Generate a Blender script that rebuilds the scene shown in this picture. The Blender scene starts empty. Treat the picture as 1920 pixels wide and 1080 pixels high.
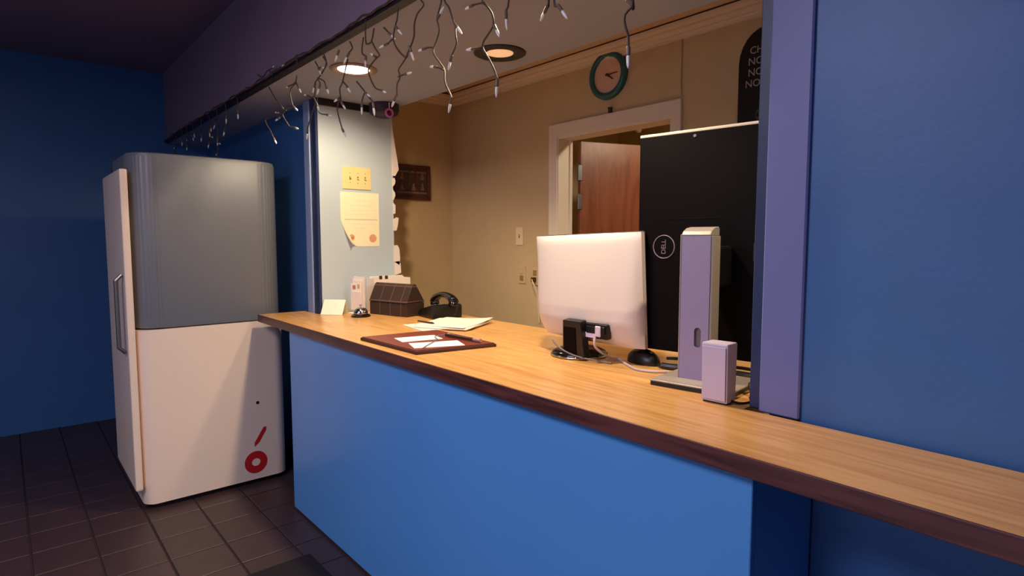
import bpy, bmesh, math, random
from mathutils import Vector, Matrix
random.seed(4)
S = bpy.context.scene
COL = S.collection
R = math.radians

# ---------------------------------------------------------------- camera, world, lights, exposure
cam = bpy.data.cameras.new('camera')
cam.sensor_fit = 'HORIZONTAL'; cam.sensor_width = 36.0; cam.lens = 36.0 * 1113.16 / 1920.0
cam.clip_start = 0.02
co = bpy.data.objects.new('camera', cam); COL.objects.link(co)
r_ = Vector((0.65082, 0.75923, -0.00022)); f_ = Vector((-0.75673, 0.64866, -0.08126)).normalized()
r_ = (r_ - f_ * r_.dot(f_)).normalized(); u_ = r_.cross(f_)
co.matrix_world = Matrix(((r_.x, u_.x, -f_.x, 3.27564), (r_.y, u_.y, -f_.y, -1.15313), (r_.z, u_.z, -f_.z, 1.52069), (0, 0, 0, 1)))
S.camera = co

def srgb(r, g, b):
    f = lambda c: (c / 255) / 12.92 if c <= 10 else (((c / 255) + .055) / 1.055) ** 2.4
    return (f(r), f(g), f(b), 1.0)

w = bpy.data.worlds.new('world'); S.world = w; w.use_nodes = True
w.node_tree.nodes['Background'].inputs[0].default_value = (0.45, 0.5, 0.9, 1)
w.node_tree.nodes['Background'].inputs[1].default_value = 0.06

S.view_settings.view_transform = 'Standard'; S.view_settings.look = 'None'
S.view_settings.gamma = 1.0; S.view_settings.use_curve_mapping = False
S.view_settings.exposure = 0.0
S.cycles.use_denoising = True
S.cycles.max_bounces = 8
S.cycles.sample_clamp_indirect = 4.0

# x, y, watts, cone angle, tilt towards the left wall
LAMPS = [(0.475, 0.215, 56.0, 142, 20), (1.147, 0.600, 34.0, 136, 0), (1.76, 0.20, 68.0, 140, 0), (3.10, 0.62, 55.0, 174, 0)]
for lx, ly, e, cone, tilt in LAMPS:
    l = bpy.data.lights.new('downlight_beam', 'SPOT'); l.energy = e; l.color = (1.0, 0.80, 0.54)
    l.spot_size = R(cone); l.spot_blend = 0.6; l.shadow_soft_size = 0.05
    o = bpy.data.objects.new('downlight_beam', l); COL.objects.link(o); o.location = (lx, ly, 2.335); o.rotation_euler = (0, R(tilt), 0)

# lobby ceiling lamp above and behind the camera, and added cool fill behind an unseen lobby window
l = bpy.data.lights.new('lobby_lamp_light', 'AREA'); l.shape = 'RECTANGLE'; l.size = 1.2; l.size_y = 1.2
l.energy = 66.0; l.color = (0.88, 0.80, 1.0)
o = bpy.data.objects.new('lobby_lamp_light', l); COL.objects.link(o); o.location = (1.9, -2.3, 2.855)
l = bpy.data.lights.new('added_store_light', 'SPOT'); l.energy = 38.0; l.color = (1.0, 0.88, 0.66); l.spot_size = R(164); l.spot_blend = .2; l.shadow_soft_size = .06  # added light, brightens the door jamb and leaf; its source is unseen
o = bpy.data.objects.new('added_store_light', l); COL.objects.link(o); o.location = (1.75, 1.95, 2.44)
l = bpy.data.lights.new('added_window_fill', 'AREA'); l.shape = 'RECTANGLE'; l.size = 3.0; l.size_y = 1.9  # added cool fill for the counter front
l.energy = 30.0; l.color = (0.72, 0.74, 1.0)
o = bpy.data.objects.new('added_window_fill', l); COL.objects.link(o)
o.location = (2.3, -4.42, 1.15); o.rotation_euler = (R(90), 0, 0)   # faces +Y

# ---------------------------------------------------------------- materials
def mat(name, col, rough=.6, metal=0.0, bump=0.0, bscale=60.0, vary=0.0, vscale=6.0, spec=.5, coat=0.0, stretch=(1, 1, 1)):
    m = bpy.data.materials.new(name); m.use_nodes = True
    nt = m.node_tree; b = nt.nodes['Principled BSDF']
    b.inputs['Base Color'].default_value = col; b.inputs['Roughness'].default_value = rough
    b.inputs['Metallic'].default_value = metal; b.inputs['Specular IOR Level'].default_value = spec
    b.inputs['Coat Weight'].default_value = coat
    tc = nt.nodes.new('ShaderNodeTexCoord'); mp = nt.nodes.new('ShaderNodeMapping')
    mp.inputs['Scale'].default_value = stretch
    nt.links.new(tc.outputs['Object'], mp.inputs['Vector'])
    if vary:
        n = nt.nodes.new('ShaderNodeTexNoise'); n.inputs['Scale'].default_value = vscale; n.inputs['Detail'].default_value = 4
        nt.links.new(mp.outputs[0], n.inputs['Vector'])
        cr = nt.nodes.new('ShaderNodeValToRGB')
        lo = [c * (1 - vary) for c in col[:3]] + [1]; hi = [min(1, c * (1 + vary)) for c in col[:3]] + [1]
        cr.color_ramp.elements[0].position = .3; cr.color_ramp.elements[1].position = .7
        cr.color_ramp.elements[0].color = lo; cr.color_ramp.elements[1].color = hi
        nt.links.new(n.outputs['Fac'], cr.inputs['Fac']); nt.links.new(cr.outputs['Color'], b.inputs['Base Color'])
    if bump:
        n2 = nt.nodes.new('ShaderNodeTexNoise'); n2.inputs['Scale'].default_value = bscale; n2.inputs['Detail'].default_value = 3
        nt.links.new(mp.outputs[0], n2.inputs['Vector'])
        bp = nt.nodes.new('ShaderNodeBump'); bp.inputs['Strength'].default_value = bump; bp.inputs['Distance'].default_value = .004
        nt.links.new(n2.outputs['Fac'], bp.inputs['Height']); nt.links.new(bp.outputs['Normal'], b.inputs['Normal'])
    return m

def wood(name, c1, c2, rough, stretch=(1.2, 16, 16), scale=3.0):
    m = mat(name, c1, rough); nt = m.node_tree; b = nt.nodes['Principled BSDF']
    mp = [n for n in nt.nodes if n.type == 'MAPPING'][0]; mp.inputs['Scale'].default_value = stretch
    n = nt.nodes.new('ShaderNodeTexNoise'); n.inputs['Scale'].default_value = scale; n.inputs['Detail'].default_value = 6
    n.inputs['Distortion'].default_value = .6
    nt.links.new(mp.outputs[0], n.inputs['Vector'])
    cr = nt.nodes.new('ShaderNodeValToRGB'); cr.color_ramp.elements[0].color = c2; cr.color_ramp.elements[1].color = c1
    cr.color_ramp.elements[0].position = .33; cr.color_ramp.elements[1].position = .62
    nt.links.new(n.outputs['Fac'], cr.inputs['Fac']); nt.links.new(cr.outputs['Color'], b.inputs['Base Color'])
    return m

def emit(name, col, strength):
    m = bpy.data.materials.new(name); m.use_nodes = True; b = m.node_tree.nodes['Principled BSDF']
    b.inputs['Base Color'].default_value = col; b.inputs['Emission Color'].default_value = col
    b.inputs['Emission Strength'].default_value = strength
    return m

M = {}
M['tan'] = mat('tan_wall_paint', srgb(202, 174, 130), .62, bump=.12, bscale=90, vary=.03)
M['paleblue'] = mat('pale_blue_paint', srgb(190, 203, 209), .5, bump=.08, bscale=90)
M['navy'] = mat('navy_wall_paint', srgb(60, 108, 164), .45, bump=.1, bscale=80, vary=.04)
M['slate'] = mat('slate_casing_paint', srgb(146, 164, 200), .4)
M['navytrim'] = mat('dark_navy_trim_paint', srgb(36, 50, 88), .4)
M['lavwall'] = mat('lavender_blue_casing_paint', srgb(110, 116, 170), .45)
M['soffit'] = mat('grey_soffit_paint', srgb(160, 164, 184), .7, bump=.1, bscale=60)
M['fascia'] = mat('plum_fascia_paint', srgb(140, 116, 132), .6, vary=.05, vscale=3)
M['darktrim'] = mat('dark_brown_trim', srgb(32, 24, 26), .5)
M['offceil'] = mat('tan_ceiling_paint', srgb(210, 178, 146), .7)
M['crown'] = mat('cream_crown_moulding', srgb(230, 208, 184), .5)
M['casing'] = mat('cream_door_casing', srgb(232, 214, 190), .45)
M['olive'] = mat('dark_olive_bezel', srgb(74, 62, 48), .5)
M['black'] = mat('black_plastic', srgb(15, 13, 14), .4)
M['blackgloss'] = mat('glossy_black_plastic', srgb(16, 14, 16), .16)
M['screenback'] = mat('dark_monitor_plastic', srgb(9, 4, 6), .6, spec=.08, bump=.05, bscale=400)
M['white'] = mat('white_monitor_plastic', srgb(212, 198, 191), .34)
M['whitespk'] = mat('white_speaker_plastic', srgb(208, 194, 212), .5)
M['silver'] = mat('silver_stand_plastic', srgb(150, 136, 168), .45, metal=.1)
M['silverlight'] = mat('light_silver_edge', srgb(164, 152, 144), .42, metal=.2)
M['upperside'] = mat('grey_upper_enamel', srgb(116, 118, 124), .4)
M['chrome'] = mat('chrome', srgb(205, 200, 200), .12, metal=1.0)
M['counterblue'] = mat('blue_counter_paint', srgb(86, 154, 220), .36, vary=.03, vscale=2, bump=.03, bscale=30)
M['wood'] = wood('oak_laminate', srgb(222, 170, 104), srgb(200, 142, 78), .28)
M['edge'] = wood('dark_walnut_edge', srgb(104, 58, 52), srgb(70, 36, 36), .4)
M['door'] = wood('brown_door_veneer', srgb(140, 76, 46), srgb(112, 56, 32), .38, stretch=(10, 10, .9), scale=2.2)
def worn_head(m):
    nt = m.node_tree; b = nt.nodes['Principled BSDF']; src = b.inputs['Base Color'].links[0].from_socket
    tc = [n for n in nt.nodes if n.type == 'TEX_COORD'][0]
    sx = nt.nodes.new('ShaderNodeSeparateXYZ'); nt.links.new(tc.outputs['Object'], sx.inputs[0])
    n = nt.nodes.new('ShaderNodeTexNoise'); n.inputs['Scale'].default_value = 9; n.inputs['Detail'].default_value = 3
    mp = nt.nodes.new('ShaderNodeMapping'); mp.inputs['Scale'].default_value = (1.4, 1.4, .45); nt.links.new(tc.outputs['Object'], mp.inputs[0]); nt.links.new(mp.outputs[0], n.inputs['Vector'])
    ma = nt.nodes.new('ShaderNodeMath'); ma.operation = 'MULTIPLY_ADD'; ma.inputs[1].default_value = .55; nt.links.new(n.outputs['Fac'], ma.inputs[0]); nt.links.new(sx.outputs['Z'], ma.inputs[2])
    mr = nt.nodes.new('ShaderNodeMapRange'); mr.interpolation_type = 'SMOOTHSTEP'; mr.inputs['From Min'].default_value = 2.19; mr.inputs['From Max'].default_value = 2.40; nt.links.new(ma.outputs[0], mr.inputs['Value'])
    mx = nt.nodes.new('ShaderNodeMix'); mx.data_type = 'RGBA'; nt.links.new(mr.outputs[0], mx.inputs['Factor']); nt.links.new(src, mx.inputs['A']); mx.inputs['B'].default_value = srgb(148, 98, 72)
    nt.links.new(mx.outputs['Result'], b.inputs['Base Color'])
worn_head(M['door'])
M['tile'] = mat('dark_brown_tile', srgb(66, 47, 47), .42, vary=.16, vscale=5, bump=.06, bscale=40)
M['grout'] = mat('dark_grout', srgb(46, 34, 34), .9)
M['mat'] = mat('dark_floor_mat', srgb(22, 14, 14), .95, bump=.5, bscale=300, vary=.2, vscale=120)
M['paper'] = mat('white_paper', srgb(244, 238, 226), .8)
M['noticepaper'] = mat('cream_notice_paper', srgb(250, 240, 200), .8)
M['paperpink'] = mat('warm_white_paper', srgb(240, 222, 208), .8)
M['cardgreen'] = mat('pale_green_card', srgb(236, 240, 214), .7)
M['ink'] = mat('grey_ink', srgb(206, 194, 160), .8)
M['stamp'] = mat('orange_stamp_ink', srgb(226, 164, 118), .8)
M['stampdark'] = mat('brown_stamp_ink', srgb(196, 124, 96), .8)
M['plate'] = mat('ivory_switch_plate', srgb(238, 212, 150), .4)
M['platebeige'] = mat('beige_wall_plate', srgb(206, 176, 132), .45)
M['platewhite'] = mat('white_wall_plate', srgb(232, 204, 166), .45)
M['toggle'] = mat('brown_toggle', srgb(150, 122, 70), .5)
M['leather'] = mat('brown_red_leather', srgb(116, 48, 36), .42, bump=.25, bscale=220)
M['leatherdark'] = mat('dark_red_leather', srgb(62, 26, 24), .5)
M['bluethread'] = mat('blue_cord', srgb(90, 104, 130), .6)
M['penpink'] = mat('pink_grey_pen', srgb(170, 130, 130), .3)
M['teal'] = mat('teal_clock_rim', srgb(38, 94, 92), .4)
M['clockface'] = mat('cream_clock_face', srgb(222, 178, 150), .5)
M['brownhand'] = mat('dark_brown_hand', srgb(70, 40, 16), .5)
M['red'] = mat('red_print', srgb(200, 34, 36), .45)
M['fridge'] = mat('white_cooler_enamel', srgb(252, 226, 202), .35)
M['socket'] = mat('brown_bulb_socket', srgb(112, 92, 74), .5)
M['wire'] = mat('brown_light_wire', srgb(76, 62, 48), .6)
M['bulb'] = mat('clear_bulb_plastic', srgb(255, 250, 240), .2)
M['bulb'].node_tree.nodes['Principled BSDF'].inputs['Transmission Weight'].default_value = .1
M['greywire'] = mat('pale_grey_cable', srgb(196, 180, 178), .5)
M['dimwire'] = mat('grey_cable', srgb(110, 100, 98), .5)
M['pinkring'] = mat('pink_ring', srgb(214, 110, 196), .35)
M['maroon'] = mat('maroon_glass', srgb(92, 26, 36), .2)
M['domebox'] = mat('dark_purple_housing', srgb(50, 40, 48), .5)
M['frame'] = mat('dark_red_frame', srgb(84, 34, 28), .45)
M['pictdark'] = mat('dark_picture_print', srgb(74, 48, 36), .5, vary=.3, vscale=14)
M['pictpale'] = mat('faded_pink_print', srgb(128, 92, 78), .6)
M['pictgreen'] = mat('dark_green_print', srgb(66, 62, 34), .6)
M['signblack'] = mat('black_sign', srgb(14, 12, 14), .35)
M['signtext'] = mat('grey_white_sign_letters', srgb(186, 160, 154), .6)
M['signgreen'] = mat('green_sign_mark', srgb(70, 86, 50), .6)
M['logo'] = mat('grey_logo', srgb(122, 104, 118), .4)
M['purplelabel'] = mat('lavender_label', srgb(206, 190, 222), .5)
M['baffle'] = mat('black_baffle', srgb(30, 24, 24), .5)
M['ringbrown'] = mat('tan_lamp_trim', srgb(150, 116, 104), .5)
M['diffuser'] = emit('lamp_diffuser', (0.92, 0.86, 1.0, 1), 4.0)
M['lens_on'] = emit('glowing_lens', (1.0, 0.86, 0.62, 1), 14.0)
M['lens_dim'] = emit('dim_lens', (0.95, 0.58, 0.30, 1), .62)
gm = bpy.data.materials.new('added_window_glass'); gm.use_nodes = True; gt = gm.node_tree; gt.nodes.clear(); M['glass'] = gm
go = gt.nodes.new('ShaderNodeOutputMaterial'); gx = gt.nodes.new('ShaderNodeMixShader'); gx.inputs[0].default_value = .07
ga = gt.nodes.new('ShaderNodeBsdfTransparent'); gb = gt.nodes.new('ShaderNodeBsdfGlossy'); gb.inputs['Roughness'].default_value = .02
gt.links.new(ga.outputs[0], gx.inputs[1]); gt.links.new(gb.outputs[0], gx.inputs[2]); gt.links.new(gx.outputs[0], go.inputs[0])
M['steel'] = mat('grey_steel', srgb(120, 116, 112), .35, metal=.8)

def plaid():
    m = mat('brown_plaid_weave', srgb(74, 46, 30), .6); nt = m.node_tree; b = nt.nodes['Principled BSDF']
    tc = [n for n in nt.nodes if n.type == 'TEX_COORD'][0]
    br = nt.nodes.new('ShaderNodeTexBrick'); br.offset = 0; br.squash = 1
    br.inputs['Scale'].default_value = 1.0; br.inputs['Brick Width'].default_value = .088; br.inputs['Row Height'].default_value = .088
    br.inputs['Mortar Size'].default_value = .004; br.inputs['Mortar Smooth'].default_value = .6
    br.inputs['Color1'].default_value = srgb(54, 33, 22); br.inputs['Color2'].default_value = srgb(48, 29, 20); br.inputs['Mortar'].default_value = srgb(96, 68, 54)
    sx = nt.nodes.new('ShaderNodeSeparateXYZ'); cx = nt.nodes.new('ShaderNodeCombineXYZ')
    nt.links.new(tc.outputs['Object'], sx.inputs[0]); nt.links.new(sx.outputs['X'], cx.inputs['X']); nt.links.new(sx.outputs['Z'], cx.inputs['Y'])
    nt.links.new(cx.outputs[0], br.inputs['Vector']); nt.links.new(br.outputs['Color'], b.inputs['Base Color'])
    return m
M['plaid'] = plaid()

# ---------------------------------------------------------------- mesh helpers
def obj(name, bm, m, parent=None, loc=(0, 0, 0), rot=(0, 0, 0), smooth=False):
    me = bpy.data.meshes.new(name)
    bmesh.ops.recalc_face_normals(bm, faces=bm.faces[:])
    bm.to_mesh(me); bm.free()
    if smooth:
        for p in me.polygons: p.use_smooth = True
    me.materials.append(M[m] if isinstance(m, str) else m)
    o = bpy.data.objects.new(name, me); COL.objects.link(o)
    o.location = loc; o.rotation_euler = rot
    if parent is not None: o.parent = parent
    return o

def sharp(o, ang=40):
    me = o.data
    bm = bmesh.new(); bm.from_mesh(me)
    for e in bm.edges:
        if len(e.link_faces) == 2 and e.calc_face_angle(0) > R(ang): e.smooth = False
    bm.to_mesh(me); bm.free()
    for p in me.polygons: p.use_smooth = True
    return o

def thing(name, label, cat, loc=(0, 0, 0), rotz=0, group=None):
    o = bpy.data.objects.new(name, None); COL.objects.link(o); o.empty_display_size = .05
    o.location = loc; o.rotation_euler = (0, 0, rotz)
    o['label'] = label; o['category'] = cat
    if group: o['group'] = group
    return o

def tag(o, label, cat, group=None):
    o['label'] = label; o['category'] = cat
    if group: o['group'] = group
    return o

def struct(o): o['kind'] = 'structure'; return o

def box(lo, hi, bev=0.0, seg=2, bm=None):
    bm = bm or bmesh.new()
    x0, y0, z0 = lo; x1, y1, z1 = hi
    v = [bm.verts.new(p) for p in ((x0, y0, z0), (x1, y0, z0), (x1, y1, z0), (x0, y1, z0), (x0, y0, z1), (x1, y0, z1), (x1, y1, z1), (x0, y1, z1))]
    fs = [bm.faces.new([v[i] for i in f]) for f in ((3, 2, 1, 0), (4, 5, 6, 7), (0, 1, 5, 4), (1, 2, 6, 5), (2, 3, 7, 6), (3, 0, 4, 7))]
    if bev:
        es = list({e for f in fs for e in f.edges})
        bmesh.ops.bevel(bm, geom=es, offset=bev, segments=seg, profile=.6, affect='EDGES')
    return bm

def prism(pts, axis, a, b, bm=None, bev=0.0):
    """polygon (2D pts) extruded along axis from a to b. axis 'x': pts=(y,z); 'y': pts=(x,z); 'z': pts=(x,y)"""
    bm = bm or bmesh.new()
    P = {'x': lambda p, t: (t, p[0], p[1]), 'y': lambda p, t: (p[0], t, p[1]), 'z': lambda p, t: (p[0], p[1], t)}[axis]
    A = [bm.verts.new(P(p, a)) for p in pts]; B = [bm.verts.new(P(p, b)) for p in pts]
    n = len(pts); fs = [bm.faces.new(A), bm.faces.new(B[::-1])]
    for i in range(n): fs.append(bm.faces.new((A[i], B[i], B[(i + 1) % n], A[(i + 1) % n])))
    if bev:
        bmesh.ops.recalc_face_normals(bm, faces=fs)
        bmesh.ops.bevel(bm, geom=list({e for f in fs for e in f.edges}), offset=bev, segments=2, profile=.6, affect='EDGES')
    return bm

def lathe(prof, n=32, bm=None, M4=None):
    """profile of (r, z) about local z; closed at the ends"""
    bm = bm or bmesh.new(); rings = []
    M4 = M4 or Matrix.Identity(4)
    for r, z in prof:
        if r < 1e-6: rings.append([bm.verts.new(M4 @ Vector((0, 0, z)))])
        else: rings.append([bm.verts.new(M4 @ Vector((r * math.cos(2 * math.pi * k / n), r * math.sin(2 * math.pi * k / n), z))) for k in range(n)])
    for A, B in zip(rings, rings[1:]):
        for k in range(n):
            q = [A[k % len(A)], A[(k + 1) % len(A)], B[(k + 1) % len(B)], B[k % len(B)]]
            u = []
            for v in q:
                if v not in u: u.append(v)
            if len(u) >= 3:
                try: bm.faces.new(u)
                except ValueError: pass
    for e in (rings[0], rings[-1]):
        if len(e) > 2: bm.faces.new(e)
    return bm

def tube(pts, r, n=8, bm=None, smooth_sub=0, taper=None):
    bm = bm or bmesh.new()
    P = [Vector(p) for p in pts]
    if smooth_sub:
        Q = []
        for i in range(len(P) - 1):
            p0 = P[max(i - 1, 0)]; p1 = P[i]; p2 = P[i + 1]; p3 = P[min(i + 2, len(P) - 1)]
            for k in range(smooth_sub):
                t = k / smooth_sub
                Q.append(.5 * ((2 * p1) + (p2 - p0) * t + (2 * p0 - 5 * p1 + 4 * p2 - p3) * t * t + (3 * p1 - p0 - 3 * p2 + p3) * t ** 3))
        Q.append(P[-1]); P = Q
    rings = []; up = None
    for i, p in enumerate(P):
        d = (P[min(i + 1, len(P) - 1)] - P[max(i - 1, 0)]).normalized()
        if up is None:
            up = Vector((0, 0, 1)) if abs(d.z) < .9 else Vector((1, 0, 0))
        a = d.cross(up)
        if a.length < 1e-4: a = d.cross(Vector((.3, .9, .2)))
        a.normalize(); b = a.cross(d).normalized(); up = b
        rr = r if taper is None else r * taper(i / (len(P) - 1))
        rings.append([bm.verts.new(p + rr * (a * math.cos(2 * math.pi * k / n) + b * math.sin(2 * math.pi * k / n))) for k in range(n)])
    for A, B in zip(rings, rings[1:]):
        for k in range(n): bm.faces.new((A[k], A[(k + 1) % n], B[(k + 1) % n], B[k]))
    bm.faces.new(rings[0][::-1]); bm.faces.new(rings[-1])
    return bm

def torus(R1, r, n=40, k=10, bm=None, M4=None):
    bm = bm or bmesh.new(); M4 = M4 or Matrix.Identity(4)
    g = [[bm.verts.new(M4 @ Vector(((R1 + r * math.cos(2 * math.pi * j / k)) * math.cos(2 * math.pi * i / n), (R1 + r * math.cos(2 * math.pi * j / k)) * math.sin(2 * math.pi * i / n), r * math.sin(2 * math.pi * j / k)))) for j in range(k)] for i in range(n)]
    for i in range(n):
        for j in range(k): bm.faces.new((g[i][j], g[(i + 1) % n][j], g[(i + 1) % n][(j + 1) % k], g[i][(j + 1) % k]))
    return bm

def text(name, body, size, m, parent, Mx, depth=.0006, spacing=1.0):
    c = bpy.data.curves.new(name, 'FONT'); c.body = body; c.size = size; c.extrude = depth; c.align_x = 'CENTER'; c.align_y = 'CENTER'; c.resolution_u = 3
    c.space_character = spacing
    t = bpy.data.objects.new(name, c); COL.objects.link(t)
    dg = bpy.context.evaluated_depsgraph_get(); dg.update()
    me = bpy.data.meshes.new_from_object(t.evaluated_get(dg)); me.name = name
    bpy.data.objects.remove(t); me.transform(Mx); me.materials.clear(); me.materials.append(M[m])
    o = bpy.data.objects.new(name, me); COL.objects.link(o); o.parent = parent
    return o

RX90 = Matrix.Rotation(R(90), 4, 'X')       # a local z axis turned to face -Y, local y up
RZ90X = Matrix.Rotation(R(90), 4, 'Z') @ RX90   # faces +X

# ================================================================ STRUCTURE
ZS = 2.362                                       # underside of the soffit
floor = struct(obj('floor', box((-2.75, -4.35, -.12), (5.65, 3.05, -.006)), 'grout'))
tb = bmesh.new(); n_t = 0; cand = []
for i in range(-13, 21):
    for j in range(-17, 2):
        x0 = .407 + .25 * i; y0 = -.125 + .25 * j
        if y0 + .25 > .32: continue
        cand.append((math.hypot(x0 - .3, (y0 + .1)), x0, y0))
cand.sort()
tile_me = None
for k, (d, x0, y0) in enumerate(cand):
    if k < 290:
        if tile_me is None:
            o = obj('tile', box((.004, .004, -.010), (.246, .246, 0), .0025, 1), 'tile', floor); tile_me = o.data
        else:
            o = bpy.data.objects.new('tile', tile_me); COL.objects.link(o); o.parent = floor
        o.location = (x0, y0, random.uniform(-.0006, 0)); 
    else:
        box((x0 + .004, y0 + .004, -.010), (x0 + .246, y0 + .246, 0), bm=tb)
o = obj('tile_field', tb, 'tile', floor); o['kind'] = 'stuff'
struct(obj('floor', box((-.52, .45, -.006), (5.6, 2.95, 0)), 'mat'))       # office floor behind the counter

# lobby wall either side of the counter opening
struct(obj('wall_front', box((-2.7, .315, 0), (-.225, .42, 2.95)), 'navy'))
struct(obj('wall_front', box((2.56, .345, 0), (5.6, .45, 2.95)), 'navy'))
struct(obj('wall_front', box((-.225, .40, 0), (2.56, .45, 1.0)), 'navy'))
struct(obj('baseboard_front', box((-2.68, .300, 0), (-.01, .315, .085), .003, 1), 'black'))
struct(obj('baseboard_front', box((2.70, .330, 0), (5.58, .345, .085), .003, 1), 'black'))
struct(obj('wall_outer', box((-2.85, -4.4, 0), (-2.7, .42, 2.95)), 'navy'))
struct(obj('wall_right', box((5.6, -4.4, 0), (5.75, 3.0, 2.95)), 'navy'))
# rear lobby wall with an unseen window added to carry the cool fill
bm = box((-2.7, -4.4, 0), (.7, -4.3, 2.95)); box((3.9, -4.4, 0), (5.6, -4.3, 2.95), bm=bm)
box((.7, -4.4, 0), (3.9, -4.3, .15), bm=bm); box((.7, -4.4, 2.2), (3.9, -4.3, 2.95), bm=bm)
struct(obj('wall_rear', bm, 'navy'))
bm = bmesh.new()
for x in (.7, 2.27, 3.84): box((x, -4.37, .15), (x + .06, -4.31, 2.2), bm=bm)
for z in (.15, 2.14): box((.7, -4.37, z), (3.9, -4.31, z + .06), bm=bm)
win = struct(obj('added_window', bm, 'steel'))
for x in (.76, 2.33): obj('pane', box((x, -4.345, .21), (x + 1.51, -4.339, 2.14)), 'glass', win)
struct(obj('ceiling', box((-2.75, -4.35, 2.95), (5.65, 0.02, 3.05)), 'fascia'))
# dropped soffit above the counter
sof = struct(obj('ceiling_soffit', box((-2.7, 0, ZS), (5.6, .814, 3.05)), 'soffit'))
struct(obj('trim_1', box((-2.7, -.016, ZS + .01), (5.6, 0, 2.95)), 'fascia'))
struct(obj('trim_2', prism([(-.030, ZS + .004), (.0, ZS - .004), (.0, ZS + .012), (-.016, ZS + .026), (-.030, ZS + .022)], 'x', -2.7, 5.6), 'darktrim'))

# office: pale blue stub wall, tan left wall behind it, back wall with the doorway
YB = 1.50; XL = -.53
struct(obj('wall_left', box((XL - .12, .42, 0), (XL, YB + .12, 2.75)), 'tan'))
struct(obj('wall_stub', box((-.36, .315, 0), (-.216, .814, ZS)), 'paleblue'))
struct(obj('trim_3', box((-.216, .318, ZS - .042), (-.204, .812, ZS), .002, 1), 'darktrim'))
bm = box((XL - .12, YB, 0), (.627, YB + .12, 2.75)); box((1.449, YB, 0), (5.6, YB + .12, 2.75), bm=bm); box((.627, YB, 2.147), (1.449, YB + .12, 2.75), bm=bm)
struct(obj('wall_back', bm, 'tan'))
struct(obj('trim_4', box((1.490, YB - .008, 2.245), (1.500, YB, 2.523), .002, 1), 'tan'))      # surface cable trunking above the casing
CR = [(0, 2.523), (.018, 2.523), (.018, 2.536), (.024, 2.541), (.024, 2.549), (.043, 2.563), (.043, 2.572), (.058, 2.584), (.062, 2.597), (0, 2.597)]   # crown moulding: distance from wall, height
struct(obj('trim_5', prism([(YB - d, z) for d, z in CR], 'x', XL, 5.6), 'crown'))
struct(obj('trim_5', prism([(XL + d, z) for d, z in CR], 'y', .814, YB), 'crown'))
struct(obj('crown_gap_shadow', box((XL, YB - .056, 2.597), (5.6, YB, 2.606)), 'brownhand'))  # shade of the gap above the crown, put in as a dark strip
struct(obj('crown_gap_shadow', box((XL, .814, 2.597), (XL + .056, YB - .056, 2.606)), 'brownhand'))
struct(obj('trim_7', prism([(YB, 2.606), (YB - .067, 2.606), (YB - .092, 2.627), (YB, 2.627)], 'x', XL, 5.6), 'offceil'))
struct(obj('ceiling_office', box((XL - .12, .814, 2.627), (5.6, YB + .12, 2.75)), 'offceil'))
# doorway: casing, jamb lining, brown door standing open into the dark room behind
dr = struct(bpy.data.objects.new('door_1', None)); COL.objects.link(dr)
obj('casing', prism([(.555, 0), (.555, 2.231), (1.508, 2.231), (1.508, 0), (1.449, 0), (1.449, 2.147), (.627, 2.147), (.627, 0)], 'y', YB - .018, YB - .0005, bev=.004), 'casing', dr)
obj('jamb', box((.627, YB - .010, 0), (.634, YB + .115, 2.147)), 'casing', dr)
obj('jamb', box((1.442, YB - .010, 0), (1.449, YB + .115, 2.147)), 'casing', dr)
obj('head_jamb', box((.634, YB - .010, 2.140), (1.442, YB + .115, 2.147)), 'casing', dr)
obj('door_stop', box((.634, YB + .085, 0), (.645, YB + .105, 2.140)), 'casing', dr)
leaf = obj('door_leaf', box((0, -.035, .01), (.80, 0, 2.136), .003, 1), 'door', dr, (.650, YB + .150, 0), (0, 0, R(71)))
for z in (1.94, 1.76, .3):
    h = obj('hinge', box((-.018, -.040, z - .05), (.012, -.022, z + .05), .003, 1), 'steel', leaf)
# room behind the door
struct(obj('wall_far', box((-.15, 2.9, 0), (3.2, 3.0, 2.75)), 'tan'))
struct(obj('wall_side', box((-.15, YB + .12, 0), (-.05, 2.9, 2.75)), 'tan'))
struct(obj('wall_side', box((3.1, YB + .12, 0), (3.2, 2.9, 2.75)), 'tan'))
t = thing('added_store_lamp', 'added round ceiling lamp, unseen, in the room behind the brown door', 'ceiling light', (1.75, 1.95, 2.55))  # unseen lamp body added to go with the jamb light
obj('canopy', lathe([(0, 0), (.13, 0), (.13, -.03), (.11, -.05), (0, -.05)], 32), 'fridge', t); obj('lens', lathe([(0, -.0505), (.10, -.0505), (.07, -.075), (0, -.085)], 32), 'lens_dim', t, smooth=True)
t = thing('hanging_fitting', 'small pale fitting hanging in the room above the brown door', 'fitting', (.695, 2.20, 2.55))
obj('stem', tube([(0, 0, 0), (0, 0, -.22)], .008, 8), 'casing', t)
obj('cap', lathe([(0, -.215), (.016, -.218), (.021, -.235), (.021, -.290), (.012, -.300), (0, -.300)], 16), 'casing', t, smooth=True)
struct(obj('ceiling_store', box((-.15, YB + .12, 2.55), (3.2, 3.0, 2.75)), 'tan'))
# casings of the counter opening
struct(obj('trim_8', box((-.385, .292, .0), (-.300, .315, ZS), .006, 2), 'slate'))
struct(obj('trim_9', box((-.300, .300, .0), (-.2165, .318, ZS), .003, 1), 'navytrim'))
struct(obj('trim_10', box((2.500, .352, 1.0705), (2.536, .45, ZS), .003, 1), 'navytrim'))
struct(obj('trim_11', box((2.536, .332, 1.0705), (2.640, .45, ZS), .004, 1), 'lavwall'))

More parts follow.
